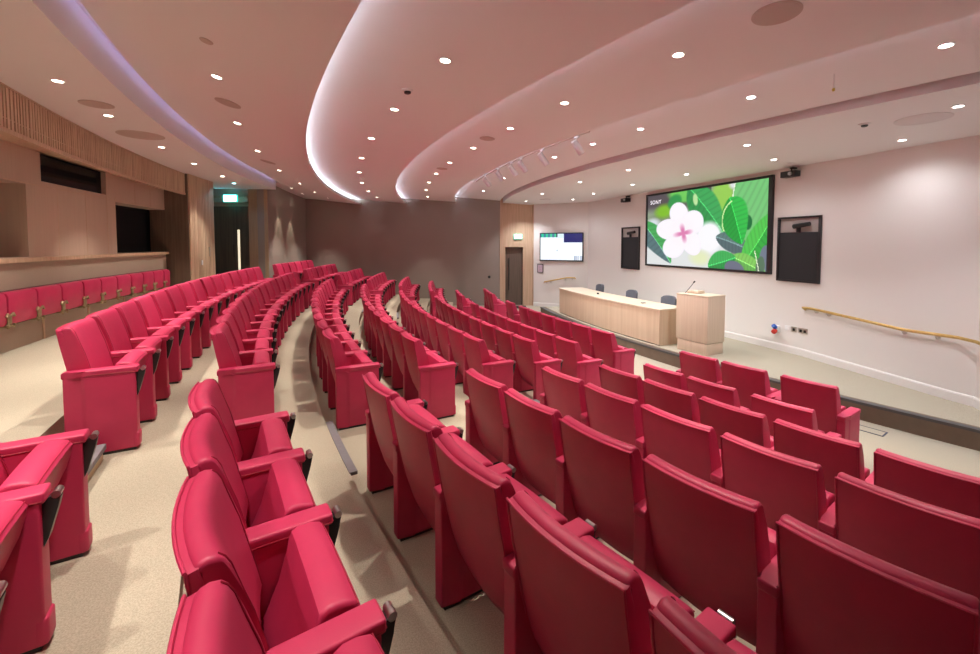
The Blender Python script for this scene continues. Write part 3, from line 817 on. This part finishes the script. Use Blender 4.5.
for s, z in ((.14, 1.01), (.6, .985), (1.2, .95)): 
    q = Vector(K2)+rw*s+rn*.08; pts.append(Vector((q.x, q.y, z)))
brs = [(fw(s, .08, zr(s)), fw(s, 0.001, zr(s)-.05)) for s in (7.86, 8.07, 9.16, 9.55)]
rail('handrail', pts, brs, 'long brass handrail sloping down the white wall right of the stage', 0)
lw = (Vector(K)-Vector(W0)).normalized(); ln_ = Vector((lw.y, -lw.x))
def lwp(s, d, z): q = Vector(W0)+lw*s+ln_*d; return Vector((q.x, q.y, z))
pts = [lwp(.44, .08, .86), lwp(.455, .08, .905), lwp(.9, .08, 1.0), lwp(1.30, .08, 1.09), lwp(1.36, .08, 1.095), lwp(1.62, .08, 1.095), lwp(1.625, .08, 1.05)]
rail('handrail', pts, [(lwp(s, .08, z), lwp(s, .001, z-.05)) for s, z in ((.52, .915), (.68, .95), (1.24, 1.07), (1.5, 1.095))], 'short brass handrail on the white wall left of the stage desk', 0)
# small display on the left wall and its mirror twin on the right wall
def smallpic(u, v):
    if v < .14 and u < .42: return lin((30+120*u, 110+100*sin(u*30)**2, 150)) if u < .38 else lin((40, 60, 90))
    if v < .16 and .42 <= u < .56: return lin((215, 235, 245))
    if v < .32 and u >= .56: return lin((38, 42, 105))
    if v > .84 and u > .82: return lin((150, 165, 190)) if sin(u*160) > 0 else lin((235, 240, 245))
    if abs(u-.41) < .008 and .6 < v < .66: return lin((90, 90, 90))
    return lin((240, 248, 255))
def display(p, ang, z0, z1, wd, lb, fn):
    rt = empty('wall_display', p, ang)
    box('housing', 0, wd, -.06, -.001, z0, z1, M['frameblk'], rt, .006)
    color_grid('picture', wd-.07, z1-z0-.08, 60, 36, fn, rt, -.0625, 1.15, .035, z0+.045)
    tag(rt, lb, 'display')
display(lwp(.258, 0, 0), atan2(lw.y, lw.x), 1.684, 2.727, 1.636, 'flat wall display showing a white page, beyond the stage desk', smallpic)
q = Vector(K2)+rw*.27
display(Vector((q.x, q.y, 0)), atan2(rw.y, rw.x), 1.684, 2.727, 1.636, 'flat wall display at the right edge, beside the long handrail', lambda u, v: lin((150, 172, 195)))
rt = empty('picture_frame', lwp(.15, 0, 0), atan2(lw.y, lw.x))
box('frame', 0, .24, -.025, -.001, 1.24, 1.56, M['frameblk'], rt, .004); box('notice', .025, .215, -.028, -.024, 1.265, 1.535, M['paper'], rt)
tag(rt, 'small framed notice on the white wall below the flat display', 'picture frame')
# exit signs
def exit_sign(p, ang, wd, hh, lb, two=True):
    rt = empty('exit_sign', p, ang)
    box('housing', -wd/2, wd/2, -.05, .0, 0, hh, M['signgreen'], rt, .006)
    box('light_panel', -wd/2+.02, wd/2-.02, -.056, -.049, .02, hh-.02, M['signwhite'], rt, .002)
    def poly(pts, name='pictogram'):
        bm = bmesh.new(); vs = [bm.verts.new((x*hh, -.0575, hh*.5+z*hh)) for x, z in pts]; bm.faces.new(vs)
        r_ = bmesh.ops.extrude_face_region(bm, geom=list(bm.faces)); bmesh.ops.translate(bm, vec=(0, -.002, 0), verts=[v for v in r_['geom'] if isinstance(v, bmesh.types.BMVert)])
        bmesh.ops.recalc_face_normals(bm, faces=bm.faces); bm_obj(name, bm, M['signgreen'], rt)
    poly([(-.05, .06), (.06, .10), (.16, -.02), (.11, -.05), (.05, .02), (.04, -.08), (.16, -.20), (.10, -.26), (-.02, -.13), (-.14, -.26), (-.19, -.21), (-.06, -.08), (-.06, .01), (-.14, -.04), (-.18, .01)])
    poly([(.05, .15), (.10, .15), (.13, .19), (.10, .24), (.05, .24), (.02, .19)])
    poly([(-.55, -.05), (-.42, .08), (-.42, .03), (-.28, .03), (-.28, -.13), (-.42, -.13), (-.42, -.18)], 'arrow')
    tag(rt, lb, 'exit sign', 'green exit signs')
exit_sign((1.06, YW-.02, 2.50), 0, .32, .19, 'glowing exit sign on the oak panel above the lower brown door')
exit_sign((-7.93, DY-.13, 3.60), 0, .42, .22, 'glowing exit sign above the tall upper door in the corner')
l = bpy.data.lights.new('exit_glow', 'AREA'); l.shape = 'RECTANGLE'; l.size = .4; l.size_y = .2; l.energy = 5; l.color = (.1, .75, 1)
o = bpy.data.objects.new('exit_glow', l); COL.objects.link(o); o.parent = bpy.data.objects['exit_sign.001']; o.location = (0, -.07, .11); o.rotation_euler = (pi/2, 0, 0)
# small wall fittings
o = lathe('wall_sensor', [(.05, 0), (.05, .012), (.03, .02)], M['black']); o.location = (-.03, YW-.001, 1.06); o.rotation_euler = (pi/2, 0, 0)
tag(o, 'small black round fitting on the taupe side wall left of the lower door', 'wall fitting')
o = box('light_switch', -.04, .04, -.015, 0, -.06, .06, M['white'], None, .004); p = P(29.89, 3.361, 1.86); o.location = p; o.rotation_euler = (0, 0, 3.361-pi/2)
tag(o, 'small pale switch plate on the slatted rear wall', 'switch')
o = box('door_lever', -.012, .012, -.03, 0, -.12, .12, M['steel'], None, .004); o.location = P(29.89, 3.3465, 2.12); o.rotation_euler = (0, 0, 3.3465-pi/2)
tag(o, 'narrow steel lever plate on the slatted rear wall near the tall door', 'door lever')
# floor box
rt = empty('floor_box', P(20.86, 3.738, FPIT), 3.738)
bm = bmesh.new()
for a in ((-.10, .10, -.15, -.135), (-.10, .10, .135, .15), (-.10, -.085, -.135, .135), (.085, .10, -.135, .135)): add_box(bm, a[0], a[1], a[2], a[3], .001, .006)
bmesh.ops.recalc_face_normals(bm, faces=bm.faces); bm_obj('rim', bm, plain('navy_rim', (.03, .04, .08), .5), rt)
box('lid', -.085, .085, -.135, .135, .001, .004, M['carpet'], rt)
tag(rt, 'carpeted floor box with dark rim in front of the stage edge', 'floor box')

# ------------------------------------------------------------------ ceiling fittings
def zceil(R, t):
    if R > 28.8: return 3.945
    if R > 26.97: return hi1(t)+(3.81-hi1(t))*(28.69-R)/(28.69-26.97)
    if R > 25.2: return 4.02+(3.845-4.02)*(27.32-R)/(27.32-25.20)
    if R > 23.38: return 4.045+(3.905-4.045)*(25.5-R)/(25.5-23.38)
    if R > 21.6: return 4.105+(3.95-4.105)*(23.68-R)/(23.68-21.70)
    Rw = wallR(t)-.1; return 3.865-.075*(21.52-R)/(21.52-Rw)
def downlight_proto(mat):
    rt = empty('downlight', (0, 0, 0))
    bm = bmesh.new(); n = 24
    prof = [(.041, -.003), (.047, -.007), (.054, -.006), (.058, .0), (.058, .012), (.041, .012)]
    rings = [[bm.verts.new((r*cos(2*pi*k/n), r*sin(2*pi*k/n), z)) for k in range(n)] for r, z in prof]
    for a, b2 in zip(rings, rings[1:]+rings[:1]):
        for k in range(n): bm.faces.new((a[k], a[(k+1) % n], b2[(k+1) % n], b2[k]))
    bmesh.ops.recalc_face_normals(bm, faces=bm.faces); bm_obj('trim_ring', bm, M['white'], rt, 40)
    lathe('lens', [(.042, -.0035), (.042, .004)], mat, rt, 20)
    return rt
dp = {'w': downlight_proto(M['glow']), 'c': downlight_proto(M['gloww'])}
first = {'w': 1, 'c': 1}
def spot_data(name, watts, col, size, blend, rad=.05):
    l = bpy.data.lights.new(name, 'SPOT'); l.energy = watts; l.color = col; l.spot_size = radians(size); l.spot_blend = blend; l.shadow_soft_size = rad; return l
LW = spot_data('downlight_beam', SPOT_W, (1, .9, .78), 64, .6, .035)
LR = spot_data('rear_beam', SPOT_W*.85, (1, .9, .79), 84, .7, .035)
LS = spot_data('stage_beam', STAGE_W, (.95, .97, 1), 110, .7)
LI = spot_data('inner_stage_beam', STAGE_W*.35, (.95, .97, 1), 150, 1.0, .12)
def downlight(R, t, kind, ld, lb, grp):
    o = dp[kind] if first[kind] else copy_tree(dp[kind]); first[kind] = 0
    z = zceil(R, t); o.location = P(R, t, z)
    m_ = (zceil(R+.05, t)-zceil(R-.05, t))/.1 if abs(R-21.6) > .2 else 0
    o.rotation_euler = (0, -math.atan(m_), t)
    tag(o, lb, 'downlight', grp)
    lo = bpy.data.objects.new('beam', ld); COL.objects.link(lo); lo.parent = o; lo.location = (0, 0, -.015)
zones = [
 ('rear ceiling band', 29.26, [3.232, 3.3725, 3.429, 3.482, 3.547, 3.590, 3.645, 3.70, 3.755, 3.81], 'w', LR),
 ('second ceiling band from the rear', 27.85, [3.208, 3.262, 3.320, 3.3985, 3.476, 3.545, 3.611, 3.677, 3.743], 'w', LW),
 ('third ceiling band from the rear', 26.06, [3.228, 3.297, 3.366, 3.431, 3.495, 3.556, 3.615, 3.674, 3.735], 'w', LW),
 ('fourth ceiling band from the rear', 24.33, [3.224, 3.303, 3.370, 3.430, 3.489, 3.548, 3.604, 3.655, 3.716, 3.775], 'w', LW),
 ('fifth ceiling band from the rear', 22.52, [3.288, 3.41, 3.534, 3.587, 3.634, 3.704, 3.773], 'c', LW),
 ('stage ceiling, outer ring', 20.84, [3.222, 3.330, 3.453, 3.541, 3.661, 3.768], 'c', LS),
 ('stage ceiling, inner ring', 19.45, [3.275, 3.361, 3.463, 3.552, 3.645, 3.732], 'c', LI)]
for nm, R, ts, kd, ld in zones:
    for i, t in enumerate(ts):
        if R > 29 and t < 3.30: continue
        j = i-(1 if R > 29 else 0)
        downlight(R, t, kd, ld, 'glowing round downlight in the %s, %s from the far end' % (nm, ORD[j]), 'downlights in the '+nm)
# wall washing downlights over the seats against the far rear wall
LN = spot_data('narrow_beam', 100, (1, .86, .62), 34, .5, .03)
for t, lb in ((3.2545, 'nearer'), (3.2195, 'farther')):
    downlight(28.62, t, 'w', LN, 'glowing downlight close to the taupe curved wall in the far corner, %s of the pair' % lb, 'wall washing downlights in the far corner')
# cyan emergency light by the upper door
rt = empty('emergency_light', P(29.43, 3.331, 3.945))
lathe('rim', [(.06, .01), (.06, -.006), (.045, -.01)], M['white'], rt, 20); lathe('lens', [(.045, -.009), (.03, -.016)], plain('cyan_lens', (.5, 1, 1), .4, emit=(.35, .95, 1), estr=14), rt, 20)
lo = bpy.data.objects.new('beam', spot_data('cyan_beam', 14, (.05, .6, 1), 150, .4, .04)); COL.objects.link(lo); lo.parent = rt; lo.location = (0, 0, -.03)
tag(rt, 'cyan glowing emergency light on the ceiling in front of the upper door', 'emergency light')
# round ceiling speakers and grilles
for k, (R, t, r, mt, lb) in enumerate([
    (29.205, 3.564, .16, 'disc', 'round ceiling grille nearest the camera above the rear gangway'), (29.25, 3.511, .29, 'disc', 'larger round ceiling grille above the rear gangway'),
    (27.84, 3.579, .14, 'disc', 'round ceiling loudspeaker above the second seating band, nearer one'), (27.87, 3.435, .15, 'disc', 'round ceiling loudspeaker above the second seating band, farther one'),
    (27.85, 3.642, .05, 'disc', 'tiny round ceiling plate near the camera, beside the rear slot'),
    (24.36, 3.748, .155, 'disc', 'large round ceiling loudspeaker overhead near the top edge'), (24.37, 3.576, .12, 'disc', 'round ceiling loudspeaker in front of the track spotlights'),
    (24.33, 3.459, .12, 'disc', 'round ceiling loudspeaker farther along, near the far side wall'),
    (20.52, 3.752, .26, 'discw', 'wide pale round grille in the stage ceiling on the right'), (20.33, 3.261, .2, 'discw', 'wide pale round grille in the far stage ceiling')]):
    rt = empty('ceiling_speaker', P(R, t, zceil(R, t))); rt.rotation_euler = (0, -math.atan((zceil(R+.05, t)-zceil(R-.05, t))/.1), t)
    lathe('grille', [(r*.93, -.004), (r*.9, -.009), (r*.3, -.011)], M[mt], rt, 32)
    lathe('rim', [(r, .012), (r, -.005), (r*.93, -.008)], M[mt], rt, 32)
    tag(rt, lb, 'ceiling speaker', 'round ceiling grilles')
for k, (R, t, lb) in enumerate([(26.11, 3.641, 'white smoke detector with dark ring in the third ceiling band'), (20.80, 3.729, 'white smoke detector in the stage ceiling on the right'),
                               (18.9, 3.645, 'small white detector in the stage ceiling above the right camera'), (26.02, 3.399, 'small white detector far along the third ceiling band')]):
    rt = empty('smoke_detector', P(R, t, zceil(R, t)))
    lathe('base', [(.06, .01), (.06, -.012), (.05, -.018)], M['white'], rt, 24)
    lathe('sensor', [(.035, -.018), (.035, -.034), (.022, -.042)], M['black'] if k < 2 else M['white'], rt, 20)
    tag(rt, lb, 'smoke detector', 'smoke detectors')
rt = empty('hanging_pull', P(22.54, 3.739, zceil(22.54, 3.739)))
tube('cord', [(0, 0, 0), (0, 0, -.14)], .0025, M['white'], rt, 6); lathe('tag', [(.008, -.17), (.012, -.165), (.012, -.145), (.006, -.14)], M['yellow'], rt, 12)
tag(rt, 'thin hanging cord with a yellow end below the fifth ceiling band', 'hanging cord')
# track with spotlights
RT = 23.28
bm = bmesh.new(); zt = 3.93
add_arc(bm, 23.012, 23.048, 3.366, 3.61, 4.033, 4.060, .01)
bmesh.ops.recalc_face_normals(bm, faces=bm.faces)
tag(bm_obj('lighting_track', bm, M['disc']), 'thin curved lighting track under the fifth ceiling band', 'lighting track')
LT = spot_data('track_beam', WASH_W, (1, .95, .9), 60, .6, .04)
def track_spot():
    rt = empty('track_spotlight', (0, 0, 0))
    box('adapter', -.02, .02, -.05, .05, -.03, 0, M['white'], rt, .004)
    tube('stem', [(0, 0, -.03), (0, 0, -.09)], .010, M['white'], rt, 8)
    bm = bmesh.new(); add_tube(bm, [(-.055, 0, -.075), (.10, 0, -.265)], .055, 18); bmesh.ops.recalc_face_normals(bm, faces=bm.faces)
    hd = bm_obj('lamp_head', bm, M['white'], rt, 40)
    bm = bmesh.new(); add_tube(bm, [(.1, 0, -.265), (.103, 0, -.269)], .038, 18); bmesh.ops.recalc_face_normals(bm, faces=bm.faces)
    bm_obj('lens', bm, M['steel'], hd, 40)
    return rt
ts0 = track_spot()
tt = [3.416, 3.461, 3.495, 3.516, 3.552, 3.597]
for i, t in enumerate(tt):
    o = ts0 if i == 0 else copy_tree(ts0)
    o.location = P(23.03, t, 4.033); o.rotation_euler = (0, 0, t+pi)
    tag(o, 'white cylinder spotlight on the curved track, %s from the far end' % ORD[i], 'spotlight', 'spotlights on the curved track')
    lo = bpy.data.objects.new('beam', LT); COL.objects.link(lo); lo.parent = o; lo.location = (.125, 0, -.29); lo.rotation_euler = (0, -radians(48), 0)
